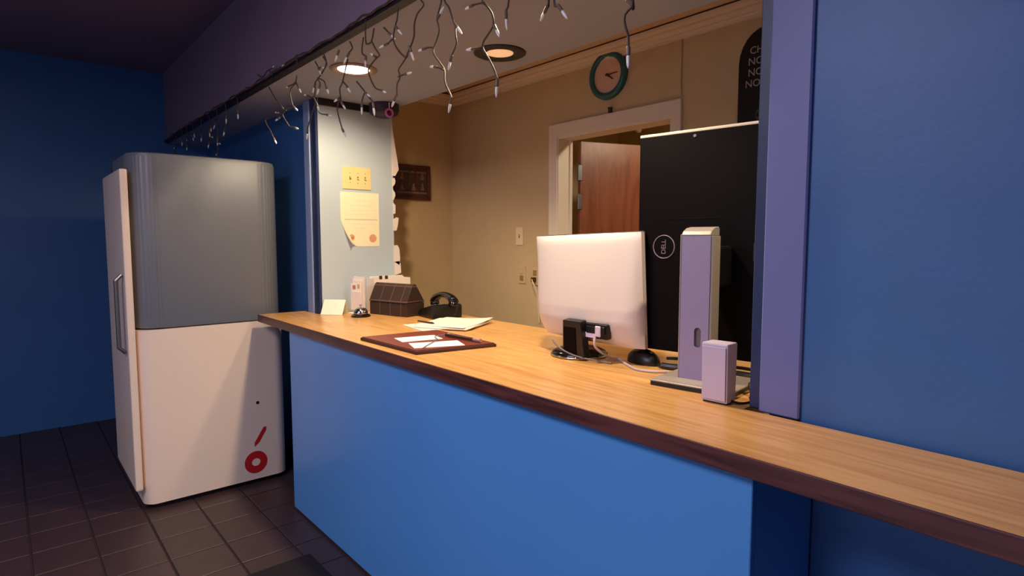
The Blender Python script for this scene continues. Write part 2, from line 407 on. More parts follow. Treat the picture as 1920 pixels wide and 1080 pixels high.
# ================================================================ COUNTER
ct = thing('countertop', 'long oak laminate reception countertop with dark walnut front edge', 'countertop', (0, 0, 1.025))
XE = 3.15
obj('top_slab', prism([(-.43, .006), (XE, .006), (XE, .328), (2.497, .328), (2.497, .925), (-.213, .925), (-.213, .288), (-.43, .288)], 'z', .002, .045, bev=.0015), 'wood', ct)
obj('front_edge_band', box((-.436, 0, 0), (XE + .004, .0058, .0445), .002, 2), 'edge', ct)
obj('end_edge_band', box((-.436, .006, 0), (-.4305, .288, .0445), .001, 1), 'edge', ct)
cb = thing('counter_base', 'tall blue painted counter front below the oak worktop', 'counter', (0, 0, 0))
obj('front_panel', box((0, .030, .012), (2.68, .048, 1.024), .002, 1), 'counterblue', cb)
obj('end_panel', box((0, .0485, .012), (.018, .296, 1.024)), 'counterblue', cb)
obj('end_panel', box((2.662, .0485, .012), (2.68, .328, 1.024)), 'counterblue', cb)
obj('plinth', box((.02, .06, 0), (2.66, .28, .012)), 'black', cb)

# ================================================================ FLOOR MAT, COOLER
t = tag(obj('floor_mat', box((.548, -1.0, .0005), (2.9, -.10, .012), .004, 1), 'mat'), 'dark brown floor mat lying on the tiles along the counter', 'mat')
ck = thing('drink_cooler', 'tall cooler, white below with red lettering and grey above, left of the counter', 'cooler', (-.85, -.22, 0))
def rrect(hx, hy, r, n=6):
    P = []
    for cx, cy, a0 in ((hx - r, hy - r, 0), (-hx + r, hy - r, 90), (-hx + r, -hy + r, 180), (hx - r, -hy + r, 270)):
        for k in range(n + 1):
            a = R(a0 + 90 * k / n); P.append((cx + r * math.cos(a), cy + r * math.sin(a)))
    return P
sharp(obj('body', prism(rrect(.35, .40, .07, 8), 'z', .03, 1.02), 'fridge', ck), 50)
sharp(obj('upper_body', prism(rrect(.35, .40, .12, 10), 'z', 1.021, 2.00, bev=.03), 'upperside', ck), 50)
obj('plinth', prism(rrect(.33, .38, .10), 'z', 0, .03), 'black', ck)
obj('door', box((-.34, -.440, .12), (.34, -.402, 1.90), .012, 2), 'fridge', ck)
obj('door_handle', tube([(.29, -.446, .9), (.29, -.475, .93), (.29, -.475, 1.3), (.29, -.446, 1.33)], .011, 8), 'steel', ck)
# red print on the side: the ends of two letters
M4 = Matrix.Translation((.3505, .200, .138)) @ RZ90X
def ring2(ro, rx, ri, rxi, n=28):
    bm = bmesh.new(); A = []; B = []
    for k in range(n):
        a = 2 * math.pi * k / n
        A.append(bm.verts.new(M4 @ Vector((rx * math.cos(a), ro * math.sin(a), 0)))); B.append(bm.verts.new(M4 @ Vector((rxi * math.cos(a), ri * math.sin(a), 0))))
    for k in range(n): bm.faces.new((A[k], A[(k + 1) % n], B[(k + 1) % n], B[k]))
    g = bmesh.ops.extrude_face_region(bm, geom=bm.faces[:]); bmesh.ops.translate(bm, verts=[v for v in g['geom'] if isinstance(v, bmesh.types.BMVert)], vec=(.001, 0, 0))
    return bm
obj('red_letter', ring2(.070, .068, .024, .026), 'red', ck)
obj('red_letter', prism([(.195, .262), (.252, .352), (.268, .352), (.268, .332), (.225, .262), (.195, .235)], 'x', .3505, .3515), 'red', ck)
obj('dark_screw', lathe([(0, 0), (.010, 0), (.008, .003), (0, .004)], 12, M4=Matrix.Translation((.350, .222, .512)) @ RZ90X), 'black', ck)

# ================================================================ DOWNLIGHTS
def downlight(x, y, ringm, lens, label, ro=.115, ri=.062):
    t = thing('recessed_downlight', label, 'ceiling light', (x, y, ZS - .0005), 0, None)
    sharp(obj('trim_ring', lathe([(ri, 0), (ro, 0), (ro, -.004), (ro - .012, -.010), (ri + .012, -.008), (ri, -.003), (ri, 0)], 48), ringm, t), 50)
    obj('lens', lathe([(0, 0), (ri - .001, 0), (ri - .001, -.003), (ri * .6, -.007), (0, -.009)], 40), lens, t, smooth=True)
    return t
downlight(LAMPS[0][0], LAMPS[0][1], 'ringbrown', 'lens_on', 'brightly lit recessed downlight at the left behind the hanging light string', ri=.078)
downlight(LAMPS[1][0], LAMPS[1][1], 'baffle', 'lens_dim', 'recessed downlight with wide black ring and dim amber lens', ro=.118, ri=.062)
downlight(LAMPS[2][0], LAMPS[2][1], 'baffle', 'lens_dim', 'recessed downlight in the soffit above the monitors', ro=.118, ri=.062)

downlight(LAMPS[3][0], LAMPS[3][1], 'baffle', 'lens_dim', 'recessed downlight in the soffit behind the right casing', ro=.118, ri=.062)
t = thing('lobby_ceiling_lamp', 'long flat ceiling lamp in the lobby before the counter', 'ceiling light', (1.9, -2.3, 2.95))
obj('housing', box((-.62, -.28, -.06), (.62, .28, 0), .006, 1), 'fridge', t); obj('diffuser', box((-.59, -.26, -.085), (.59, .26, -.0605), .01, 2), 'diffuser', t)

# ================================================================ WALL THINGS, LEFT
# small dark housing under the soffit with a pink ring hanging before it
t = thing('camera_housing', 'small dark purple housing under the soffit with a pink ring on it', 'camera', (-.120, .705, ZS))
sharp(obj('housing', lathe([(0, -.0005), (.092, -.0005), (.092, -.045), (.084, -.062), (.050, -.078), (0, -.082)], 28), 'domebox', t), 40)
rr = obj('ring', torus(.023, .0066, 28, 8, M4=Matrix.Translation((.090, -.014, -.068)) @ RZ90X), 'pinkring', t, smooth=True)
obj('ring_glass', lathe([(0, 0), (.018, 0), (.015, .004), (0, .006)], 20, M4=Matrix.Translation((.086, -.014, -.068)) @ RZ90X), 'maroon', t, smooth=True)
obj('hanger', tube([(.090, -.014, -.047), (.091, -.014, -.02), (.091, -.014, -.006)], .003, 6), 'bulb', t)

# triple switch plate
XW = -.216
t = thing('switch_plate', 'ivory triple switch plate on the pale blue wall above the notice', 'switch plate', (XW, .557, 1.903))
obj('plate', box((.0003, -.097, -.069), (.006, .097, .069), .003, 2), 'plate', t)
for k, (dy, up) in enumerate(((-.046, 1), (.006, -1), (.056, -1))):
    tg = obj('toggle', prism([(.006, -.012), (.006, .012), (.017, .010 * up + .004), (.017, .010 * up - .006)], 'y', dy - .005, dy + .005) if False else box((.005, dy - .005, -.011), (.008, dy + .005, .011), .001, 1), 'toggle', t)
    obj('lever', prism([(.008, -.004), (.008, .005), (.019, .009 * up + .003), (.019, .009 * up - .004)], 'y', 0, .001) if False else box((.008, dy - .0035, .004 * up - .004), (.018, dy + .0035, .004 * up + .005), .001, 1), 'plate', tg)
    for s in (-1, 1): obj('screw', lathe([(0, .0055), (.003, .0055), (.003, .0072), (0, .0076)], 10, M4=Matrix.Translation((0, dy, s * .030)) @ Matrix.Rotation(R(90), 4, 'Y')), 'toggle', t)

# notice with two round emblems, one corner curling off the wall
t = thing('paper_notice', 'cream paper notice with two orange emblems and a curled corner, below the switches', 'notice', (XW, .576, 1.647))
bm = bmesh.new(); nx, nz = 12, 14; g = []
for i in range(nx + 1):
    row = []
    for j in range(nz + 1):
        y = -.131 + .262 * i / nx; z = -.169 + .338 * j / nz
        if True:
            d = max(0, .13 - ((y + .131) * 1.25 + (z + .169) * .8)) if j <= 7 and i <= 6 else 0
            row.append(bm.verts.new((.0008 + d * d * 2.6, y + d * .34, z + d * .22)))
    g.append(row)
for i in range(nx):
    for j in range(nz): bm.faces.new((g[i][j], g[i + 1][j], g[i + 1][j + 1], g[i][j + 1]))
gg = bmesh.ops.extrude_face_region(bm, geom=bm.faces[:]); bmesh.ops.translate(bm, verts=[v for v in gg['geom'] if isinstance(v, bmesh.types.BMVert)], vec=(.0008, 0, 0))
obj('sheet', bm, 'noticepaper', t, smooth=False)
obj('fold_line', box((.0016, -.105, -.003), (.0021, .118, .002)), 'ink', t)
for zz, a, b in ((.115, -.05, .10), (.085, -.07, .09), (.055, -.06, .11), (.03, -.08, .05), (-.03, -.06, .10), (-.055, -.04, .06)):
    obj('faint_line', box((.0015, a, zz), (.0019, b, zz + .004)), mat('faint_print', srgb(242, 230, 190), .8) if 'faint' not in M else M['faint'], t)
obj('emblem', lathe([(0, 0), (.026, 0), (.026, .0006), (0, .0006)], 24, M4=Matrix.Translation((.0016, .085, -.118)) @ RZ90X), 'stamp', t)
obj('emblem', lathe([(0, 0), (.019, 0), (.019, .0006), (0, .0006)], 24, M4=Matrix.Translation((.0026, -.060, -.112)) @ RZ90X), 'stamp', t)
obj('emblem_mark', lathe([(0, 0), (.008, 0), (.008, .0006), (0, .0006)], 12, M4=Matrix.Translation((.0032, -.056, -.116)) @ RZ90X), 'stampdark', t)

# torn edge of the wall covering
t = thing('torn_edging', 'ragged torn white paper edging along the corner between pale blue and tan wall', 'edging', (XW, .81, 1.3))
TORN = [[(0.806, 2.294), (0.818, 2.21), (0.834, 2.11), (0.848, 2.03), (0.855, 1.98), (0.84, 1.955), (0.83, 1.937), (0.806, 1.935)], [(0.806, 1.918), (0.822, 1.925), (0.83, 1.905), (0.825, 1.884), (0.806, 1.859)], [(0.808, 1.849), (0.824, 1.83), (0.828, 1.81), (0.815, 1.78), (0.808, 1.78)], [(0.808, 1.763), (0.827, 1.746), (0.826, 1.693), (0.808, 1.686)], [(0.808, 1.655), (0.834, 1.668), (0.849, 1.662), (0.841, 1.61), (0.832, 1.581), (0.808, 1.578)], [(0.808, 1.483), (0.838, 1.484), (0.850, 1.46), (0.856, 1.40), (0.850, 1.352), (0.808, 1.377)], [(0.812, 1.375), (0.850, 1.379), (0.858, 1.36), (0.862, 1.30), (0.812, 1.285)]]
for P in TORN:
    obj('paper_flap', prism([(y - .81, z - 1.3) for y, z in P], 'x', .0010, .0045), 'paperpink', t)

# framed picture on the tan wall
t = thing('framed_picture', 'dark red framed picture with faded figures on the tan wall', 'picture', (XL, 1.142, 1.936)); t.scale = (1.089, 1.089, 1.089)
bm = bmesh.new(); fr = .020
for lo, hi in (((.0005, -.139, .095), (.020, .139, .095 + fr)), ((.0005, -.139, -.115), (.020, .139, -.115 + fr)), ((.0005, -.139, -.095), (.020, -.139 + fr, .095)), ((.0005, .139 - fr, -.095), (.020, .139, .095))): box(lo, hi, .002, 1, bm)
obj('frame', bm, 'frame', t)
obj('print', box((.0005, -.119, -.095), (.010, .119, .095)), 'pictdark', t)
obj('print_border', box((.010, -.112, .064), (.011, .112, .074)), 'pictpale', t)
obj('print_border', box((.010, -.112, -.074), (.011, .112, -.062)), 'pictpale', t)
for y, z, h, m in ((-.078, .018, .055, 'pictpale'), (-.020, .005, .075, 'pictgreen'), (.022, .008, .072, 'frame'), (.078, .02, .05, 'pictpale'), (-.078, -.05, .036, 'pictpale'), (.010, -.052, .045, 'pictpale'), (.080, -.05, .048, 'pictpale')):
    obj('figure', prism([(y - .017, z), (y + .017, z), (y + .007, z + h * .6), (y + .006, z + h), (y - .006, z + h), (y - .007, z + h * .6)], 'x', .0102, .0116), m, t)

# ================================================================ BACK WALL THINGS
t = thing('wall_clock', 'round wall clock with teal rim and hands near quarter past four', 'clock', (1.0254, YB, 2.4424)); t.scale = (1.09, 1.09, 1.09)
F = RX90
obj('rim', lathe([(.090, .004), (.090, .020), (.098, .030), (.112, .030), (.122, .020), (.124, .004), (.090, .004)], 48, M4=F), 'teal', t, smooth=True)
obj('face', lathe([(0, .0005), (.092, .0005), (.092, .014), (0, .014)], 40, M4=F), 'clockface', t)
def hand(a, L, w, z):   # angle from 12 o'clock, clockwise as seen from the lobby
    d = Vector((math.sin(R(a)), math.cos(R(a)))); n = Vector((d.y, -d.x))
    P = [-.012 * d - n * w, -.012 * d + n * w, L * d + n * w * .5, L * d - n * w * .5]
    return prism([(p.x, p.y) for p in P], 'y', -z - .002, -z)
obj('hour_hand', hand(126, .045, .005, .0155), 'brownhand', t)
obj('minute_hand', hand(88, .068, .0032, .018), 'brownhand', t)
obj('hub', lathe([(0, .0142), (.006, .0142), (.006, .021), (0, .0215)], 14, M4=F), 'brownhand', t)
t = thing('door_chime', 'tiny dark brown block on the wall between clock and door casing', 'sensor', (1.042, YB, 2.2325))
obj('body', box((-.010, -.018, 0), (.010, -.0005, .032), .002, 1), 'brownhand', t); obj('cap', box((-.012, -.022, .024), (.012, -.018, .030), .001, 1), 'brownhand', t)

def wallplate(x, z, m, label, kind):
    t = thing(kind, label, 'wall plate', (x, YB, z))
    obj('plate', box((-.036, -.006, -.060), (.036, -.0003, .060), .003, 2), m, t)
    return t
t = wallplate(.2624, 1.5428, 'platewhite', 'white switch plate on the tan back wall, higher one left of the white monitor', 'light_switch')
tg = obj('toggle_slot', box((-.006, -.0075, -.013), (.006, -.006, .013), .001, 1), 'toggle', t)
obj('lever', box((-.004, -.017, -.001), (.004, -.0075, .008), .001, 1), 'platewhite', tg)
t = wallplate(.2875, 1.2855, 'platebeige', 'tan painted outlet plate on the back wall below the white switch plate', 'wall_outlet')
obj('socket_face', box((-.017, -.0085, .006), (.017, -.006, .040), .003, 1), 'platebeige', t); obj('socket_face', box((-.017, -.0085, -.040), (.017, -.006, -.006), .003, 1), 'toggle', t)
t = wallplate(.418, 1.280, 'platebeige', 'outlet with a dark plug beside the left edge of the white monitor', 'wall_outlet')
obj('socket_face', box((-.017, -.0085, .006), (.017, -.006, .040), .003, 1), 'toggle', t)
pg = obj('plug', box((-.015, -.030, -.036), (.015, -.006, -.006), .004, 2), 'brownhand', t)
obj('plug_cord', tube([(.002, -.03, -.022), (.02, -.05, -.022), (.04, -.052, -.05), (.05, -.03, -.12), (.05, -.012, -.3)], .004, 6, smooth_sub=5), 'platewhite', pg)

# black arched sign, mostly behind the right casing
t = thing('arched_sign', 'black arched sign with pale capital letters on the back wall at the right', 'sign', (1.9937, YB, 2.0652)); t.scale = (1.09, 1.09, 1.09)
pts = [(-.165, -.22), (.165, -.22), (.165, .24)] + [(.165 - .115 + .115 * math.cos(R(a)), .24 + .135 * math.sin(R(a))) for a in range(15, 91, 15)] + [(-.165 + .115 + .115 * math.cos(R(a)), .24 + .135 * math.sin(R(a))) for a in range(90, 180, 15)] + [(-.165, .24)]
obj('board', prism(pts, 'y', -.014, -.0005, bev=.002), 'signblack', t)
for s, x, z, sz, m in (('CH', -.092, .285, .042, 'signtext'), ('NO', -.094, .240, .042, 'signtext'), ('NO', -.094, .195, .042, 'signtext'), ('NO', -.105, .150, .042, 'signtext'), ('A', -.080, .03, .034, 'signgreen'), ('Y', -.080, -.0, .034, 'signgreen'), ('NEED', -.105, -.085, .040, 'signtext')):
    text('sign_lettering', s, sz, m, t, Matrix.Translation((x + .005, -.0145, z)) @ RX90)

# ================================================================ ON THE COUNTER
ZC = 1.0702
# folded card
t = thing('tent_card', 'small pale green card propped up at the left end of the counter', 'card', (-.135, .347, ZC), R(38.8))
bm = prism([(-.024, 0), (.028, .086), (.0262, .0874), (-.0258, .001)], 'x', -.070, .070)
obj('front_leaf', bm, 'cardgreen', t); obj('back_leaf', prism([(.0284, .086), (.056, 0), (.0544, 0), (.0266, .086)], 'x', -.070, .070), 'cardgreen', t)
obj('print_mark', box((-.004, 0, 0), (.010, .0008, .010)), 'ink', t, (0, -.010, .026), (R(-31), 0, 0))
# call bell
t = thing('call_bell', 'small chrome call bell with black base beside the brown box', 'bell', (.070, .425, ZC))
sharp(obj('base', lathe([(0, 0), (.056, 0), (.057, .006), (.050, .013), (.034, .016), (0, .016)], 32), 'blackgloss', t), 40)
obj('dome', lathe([(.042, .0162), (.043, .020), (.040, .034), (.030, .048), (.016, .055), (0, .057)], 32), 'chrome', t, smooth=True)
obj('plunger', lathe([(.004, .056), (.004, .066), (.008, .067), (.008, .071), (0, .073)], 14), 'chrome', t)
# leaflet stand behind the bell
t = thing('leaflet_stand', 'narrow white leaflet stand standing behind the call bell', 'stand', (-.074, .480, ZC), R(14)); t.scale = (1.12, 1, 1.1)
obj('foot', box((-.045, -.035, 0), (.045, .045, .006), .002, 1), 'paper', t)
obj('back_panel', box((-.043, .008, .006), (.043, .014, .205), .002, 1), 'paperpink', t)
obj('pocket', box((-.043, -.014, .020), (.043, -.011, .125), .001, 1), 'paperpink', t)
for k in range(4):
    obj('leaflet', box((-.038 + .002 * k, -.0105 + .0042 * k, .022), (.036 + .002 * k, -.0085 + .0042 * k, .170 + .012 * k)), ('paper', 'paperpink')[k % 2], t, (0, 0, 0), (0, R((-2, 1.5, -1, 2)[k]), 0))
obj('leaflet_print', box((-.030, -.0114, .136), (-.006, -.0106, .158)), 'stampdark', t)
obj('leaflet_print', box((.008, -.0114, .140), (.028, -.0106, .164)), 'platebeige', t)
# long white carton along the wall
t = thing('white_carton', 'long white open carton along the wall behind the brown box', 'box', (-.155, .735, ZC))
W, D, H = .055, .128, .205
obj('bottom', box((-W, -D, 0), (W, D, .003)), 'paperpink', t)
for s in (-1, 1):
    obj('side_wall', box((s * W - .0015, -D, .003), (s * W + .0015, D, H)), 'paperpink', t)
    obj('end_wall', box((-W + .002, s * D - .0015, .003), (W - .002, s * D + .0015, H)), 'paperpink', t)
obj('folder', box((-.030, -D + .01, .004), (-.026, D - .01, H + .012)), 'paper', t); obj('folder', box((.004, -D + .012, .004), (.008, D - .02, H + .008)), 'paperpink', t)
for y in (-.085, -.045): obj('tab', box((W - .003, y - .010, H - .004), (W + .003, y + .010, H + .018), .001, 1), 'brownhand', t)
# brown plaid box with a sloping front
t = thing('plaid_box', 'dark brown plaid box with sloping front beside the telephone', 'box', (-.020, .530, ZC), R(14.5))
L = .312
obj('body', prism([(0, 0), (0, .078), (.148, .078), (.148, 0)], 'x', 0, L, bev=.004), 'plaid', t)
obj('lid', prism([(-.005, .080), (.046, .182), (.060, .190), (.078, .188), (.150, .080)], 'x', -.003, L + .003, bev=.004), 'plaid', t)
# telephone
t = thing('desk_telephone', 'black corded desk telephone to the right of the brown plaid box', 'telephone', (.385, .775, ZC), R(-6))
obj('base', prism([(-.105, 0), (-.105, .024), (-.085, .044), (.066, .080), (.085, .072), (.085, 0)], 'y', -.095, .095, bev=.006), 'black', t)
obj('keypad_panel', prism([(-.03, .0545), (.068, .0775), (.068, .081), (-.03, .058)], 'y', -.080, .010, bev=.001), 'blackgloss', t)
for i in range(3):
    for j in range(4):
        x = -.015 + .022 * j; obj('key', box((-.007, -.007, 0), (.007, .007, .004), .001, 1), 'dimwire', t, (x, -.062 + .026 * i, .060 + .234 * (x + .015) + .0015), (0, R(-13.2), 0))
hp = []
for k in range(15):
    a = k / 14; hp.append((-.150 + .245 * a, .035, .080 + .040 * math.sin(math.pi * a) ** .7 + .014 * a))
hs = obj('handset', tube(hp, .024, 12, smooth_sub=2, taper=lambda s: .72 + .5 * abs(2 * s - 1) ** 2), 'blackgloss', t, smooth=True)
for p in (0, 14):
    x, y, z = hp[p]; obj('earpiece', lathe([(0, 0), (.026, 0), (.029, .010), (.026, .024), (.012, .030), (0, .030)], 24, M4=Matrix.Translation((x + (.008 if p == 0 else -.008), y, z - .024))), 'blackgloss', hs, smooth=True)
obj('chrome_plate', box((-.030, .082, .070), (.030, .0955, .078), .002, 1), 'brownhand', t)
cpts = []
for k in range(120):
    s = k / 119; a = s * 2 * math.pi * 17
    cpts.append((.118 + .055 * math.sin(math.pi * s) + .006 * math.cos(a), .050 - .12 * s, .092 - .083 * min(1, s * 1.8) + .007 * math.sin(a)))
obj('coiled_cord', tube(cpts, .0026, 5), 'black', t)
# papers
t = thing('paper_stack', 'loose stack of white papers on the counter in front of the telephone', 'papers', (.720, .625, ZC))
for k, (dx, dy, a, hx, hy, m) in enumerate(((-.030, -.10, -8, .13, .115, 'paperpink'), (.01, .00, 28, .150, .16, 'paper'), (.0, .01, 33, .150, .16, 'paper'), (.005, .01, 24, .145, .16, 'paperpink'))):
    bm = bmesh.new(); n = 8; g = [[bm.verts.new((-hx + 2 * hx * i / n, -hy + 2 * hy * j / n, (.002 + .004 * k if k else .0) + .010 * max(0, (i / n + j / n) - 1.3) ** 2 * k)) for j in range(n + 1)] for i in range(n + 1)]
    for i in range(n):
        for j in range(n): bm.faces.new((g[i][j], g[i + 1][j], g[i + 1][j + 1], g[i][j + 1]))
    q = bmesh.ops.extrude_face_region(bm, geom=bm.faces[:]); bmesh.ops.translate(bm, verts=[v for v in q['geom'] if isinstance(v, bmesh.types.BMVert)], vec=(0, 0, .0035))
    obj('sheet', bm, m, t, (dx, dy, .0004), (0, 0, R(a)))
t = thing('dark_pen', 'short dark brown pen on the front of the white paper stack', 'pen', (.668, .500, ZC + .0185), R(8))
obj('barrel', tube([(-.07, 0, .005), (.045, 0, .005)], .005, 8), 'brownhand', t); obj('tip', tube([(.045, 0, .005), (.062, 0, .004)], .004, 8, taper=lambda s: 1 - .75 * s), 'black', t)
# leather desk folder with slips, pen and cord
t = thing('leather_folder', 'brownish red leather desk folder lying at the front of the counter', 'folder', (1.085, .232, ZC))
Q = [(-.256, -.186), (.205, -.176), (.268, .178), (-.212, .198)]
obj('cover', prism(Q, 'z', .0, .013, bev=.004), 'leatherdark', t)
obj('panel', prism([(x * .97, y * .97) for x, y in Q], 'z', .0135, .0165, bev=.001), 'leather', t)
def slip(x, y, a, hx, hy, label):
    o = tag(obj('paper_slip', box((-hx, -hy, 0), (hx, hy, .0016)), 'paper', None, (x, y, ZC + .0168), (0, 0, R(a))), label, 'paper'); return o
slip(1.048, .215, 78, .092, .056, 'white paper slip on the leather folder, the one farther from the monitors')
slip(1.222, .195, 70, .105, .060, 'white paper slip on the leather folder, the one nearer the monitors')
t = thing('chained_pen', 'pinkish grey pen with thin blue cord lying across the leather folder', 'pen', (1.20, .345, ZC + .0195), R(5))
obj('barrel', tube([(-.115, 0, .0075), (.07, .0, .0075)], .0075, 10), 'leatherdark', t); obj('grip', tube([(.07, 0, .0075), (.115, 0, .0075)], .0078, 10), 'penpink', t); obj('clip', box((-.10, -.0035, .0145), (-.05, .0035, .0165)), 'chrome', t)
obj('cord', tube([(-.115, 0, .0075), (-.13, -.05, .003), (-.06, -.09, .0025), (-.02, -.15, .0025), (.025, -.215, .0025), (.060, -.262, .0025)], .002, 6, smooth_sub=6), 'bluethread', t)

# ================================================================ WHITE MONITOR (back view)
t = thing('white_monitor', 'white flat monitor seen from behind on a round black base', 'monitor', (1.700, .545, ZC), R(2))
body = bmesh.new(); NU, NV = 36, 30; rows = []
def wm_pt(u, v):
    hw = (.263 - .014 * (1 - v)) if u < 0 else (.258 + .012 * (1 - v))
    e = 1 - abs(u) ** 10
    top = min(1, (1 - v) / .10); bot = min(1, v / .22)
    z = .064 - .012 * u * (1 - v) + .406 * v
    b = .020 + .092 * (1 - abs(u) ** 3.2) ** .6 * (1 - (1 - top) ** 2.2) ** .5 * (.30 + .70 * bot ** .7) * (1 - .80 * v)
    if v < .285: b -= .003
    y = .058 - b
    # lower corners drawn in
    if v < .30 and u < 0: hw -= .034 * ((.30 - v) / .30) ** 2
    return (u * hw + .030, y - .03, z)
for j in range(NV + 1): rows.append([body.verts.new(wm_pt(-1 + 2 * i / NU, j / NV)) for i in range(NU + 1)])
for j in range(NV):
    for i in range(NU): body.faces.new((rows[j][i], rows[j][i + 1], rows[j + 1][i + 1], rows[j + 1][i]))
fr = [[body.verts.new((v.co.x, .028, v.co.z)) for v in L] for L in (rows[0], rows[-1])]
lf = [body.verts.new((rows[j][0].co.x, .028, rows[j][0].co.z)) for j in range(1, NV)]; rt = [body.verts.new((rows[j][-1].co.x, .028, rows[j][-1].co.z)) for j in range(1, NV)]
for i in range(NU): body.faces.new((rows[0][i], fr[0][i], fr[0][i + 1], rows[0][i + 1])); body.faces.new((rows[-1][i], rows[-1][i + 1], fr[1][i + 1], fr[1][i]))
lc = [fr[0][0]] + lf + [fr[1][0]]; rc = [fr[0][-1]] + rt + [fr[1][-1]]
for j in range(NV): body.faces.new((rows[j][0], rows[j + 1][0], lc[j + 1], lc[j])); body.faces.new((rows[j][-1], rc[j], rc[j + 1], rows[j + 1][-1]))
body.faces.new(fr[0] + rt + fr[1][::-1] + lf[::-1])
roll = R(-1.6)
sharp(obj('rear_shell', body, 'white', t, (0, 0, 0), (0, roll, 0)), 35)
obj('front_bezel', prism([(-.208, .078), (.293, .060), (.283, .474), (-.232, .474)], 'y', .0285, .042, bev=.004), 'olive', t, (0, 0, 0), (0, roll, 0))
obj('screen', box((-.200, .0422, .120), (.265, .0435, .452)), 'blackgloss', t, (0, 0, 0), (0, roll, 0))
obj('recess', box((-.085, -.0275, .094), (.125, .0, .150), .004, 1), 'black', t, (.064, -.040, -.006))
obj('port_panel', box((.030, -.0315, .112), (.078, -.0272, .138), .001, 1), 'black', t, (.064, -.040, -.006))
lab = obj('port_label', box((.020, -.0310, .096), (.074, -.0274, .114), .001, 1), 'purplelabel', t, (.064, -.040, -.006))
obj('white_plug', box((.072, -.034, .102), (.098, -.0275, .142), .003, 1), 'whitespk', t, (.064, -.040, -.006))
obj('dark_plug', box((.104, -.036, .112), (.118, -.0275, .142), .004, 1), 'black', t, (.064, -.040, -.006))
obj('stand_arm', prism([(-.062, .016), (.046, .016), (.036, .156), (-.050, .156)], 'y', -.066, -.030, bev=.004), 'black', t, (.052, -.018, 0), (R(6), 0, 0))
obj('arm_cover', prism([(-.052, .022), (.010, .022), (.012, .130), (-.046, .130)], 'y', -.0685, -.066, bev=.001), 'screenback', t, (.052, -.018, 0), (R(6), 0, 0))
sharp(obj('base', lathe([(0, 0), (.106, 0), (.109, .006), (.103, .018), (.078, .030), (.050, .035), (0, .036)], 48), 'blackgloss', t), 60)
obj('chrome_rim', torus(.109, .0042, 56, 8, M4=Matrix.Translation((0, 0, .0055))), 'chrome', t, smooth=True)

# cables and mouse behind / beside it
tag(obj('monitor_cable', tube([(1.846, .470, 1.170), (1.852, .468, 1.13), (1.862, .535, 1.086), (1.875, .575, 1.0760), (1.945, .528, 1.0750), (2.02, .488, 1.0748), (2.08, .500, 1.0748), (2.115, .540, 1.0748)], .0045, 8, smooth_sub=8), 'greywire', None), 'pale grey cable dropping from the white monitor and running along the counter', 'cable')
tag(obj('grey_cable', tube([(1.628, .470, 1.128), (1.66, .458, 1.115), (1.71, .452, 1.098), (1.77, .458, 1.085), (1.83, .478, 1.078), (1.90, .50, 1.0745)], .0035, 8, smooth_sub=8), 'dimwire', None), 'thin dark grey cable slung across the black stand of the white monitor', 'cable')
t = thing('computer_mouse', 'black computer mouse on the counter between the two monitors', 'mouse', (1.955, .615, ZC), R(-14))
bm = bmesh.new(); bmesh.ops.create_uvsphere(bm, u_segments=24, v_segments=14, radius=1)
for v in bm.verts: v.co = Vector((v.co.x * .078, v.co.y * .045, max(0, v.co.z) ** .85 * .052 if v.co.z > 0 else 0))
obj('shell', bm, 'black', t, smooth=True)
obj('wheel', lathe([(0, -.004), (.009, -.004), (.010, 0), (.009, .004), (0, .004)], 16, M4=Matrix.Translation((.040, 0, .038)) @ RX90), 'dimwire', t)
obj('mouse_cord', tube([(.07, 0, .012), (.11, -.01, .004), (.15, .02, .0032), (.20, .0, .0032), (.26, .05, .0032)], .003, 6, smooth_sub=6), 'black', t)
random.seed(5)
for k, (pp, lb) in enumerate((([(2.062, .578), (2.09, .584), (2.13, .600), (2.20, .640), (2.32, .655), (2.44, .67)], 'thick black cable lying behind the silver stand, nearest the mouse'), ([(2.00, .70), (2.08, .675), (2.16, .72), (2.28, .75), (2.40, .72), (2.46, .77)], 'black cable looping beneath the tall dark monitor'), ([(2.455, .46), (2.435, .49), (2.455, .53), (2.47, .58), (2.45, .62)], 'black cable coiled at the foot of the right casing'))):
    tag(obj('black_cable', tube([(x, y, ZC + .0115 + (.018 * (i % 2) if k == 2 else 0) + (.012 if k == 1 and i == 1 else 0)) for i, (x, y) in enumerate(pp)], (.011, .006, .008)[k], 8, smooth_sub=8), 'black', None), lb, 'cable')

# ================================================================ TALL DARK MONITOR ON SILVER STAND
t = thing('portrait_monitor', 'tall dark monitor turned upright on a silver stand at the right', 'monitor', (2.262, .470, ZC), R(8))
PX0, PX1, PZ0, PZ1 = -.305, .165, .057, .8145
obj('rear_panel', box((PX0, .170, PZ0), (PX1, .215, PZ1), .007, 3), 'screenback', t)
obj('screen_bezel', box((PX0 + .004, .2155, PZ0 + .004), (PX1 - .004, .225, PZ1 - .004), .002, 1), 'blackgloss', t)
obj('lit_top_strip', box((PX0 + .002, .1695, PZ1 - .005), (PX1 - .002, .217, PZ1 + .005), .003, 2), 'casing', t)  # lamplight on the panel's top edge, painted as a cream strip
obj('rear_ridge', box((-.198, .1692, .519), (.0, .171, .523), .0005, 1), 'screenback', t)
obj('vesa_block', box((-.040, .030, .30), (.040, .171, .43), .01, 2), 'black', t)
obj('release_slot', box((.105, .1685, .38), (.112, .1702, .44), .001, 1), 'black', t)
obj('latch_dot', lathe([(0, 0), (.006, 0), (.005, .003), (0, .003)], 14, M4=Matrix.Translation((-.098, .170, PZ1 - .018)) @ RX90), 'logo', t)
lg = obj('round_logo', torus(.040, .0020, 48, 8, M4=Matrix.Translation((-.203, .1695, .425)) @ RX90), 'logo', t, smooth=True)
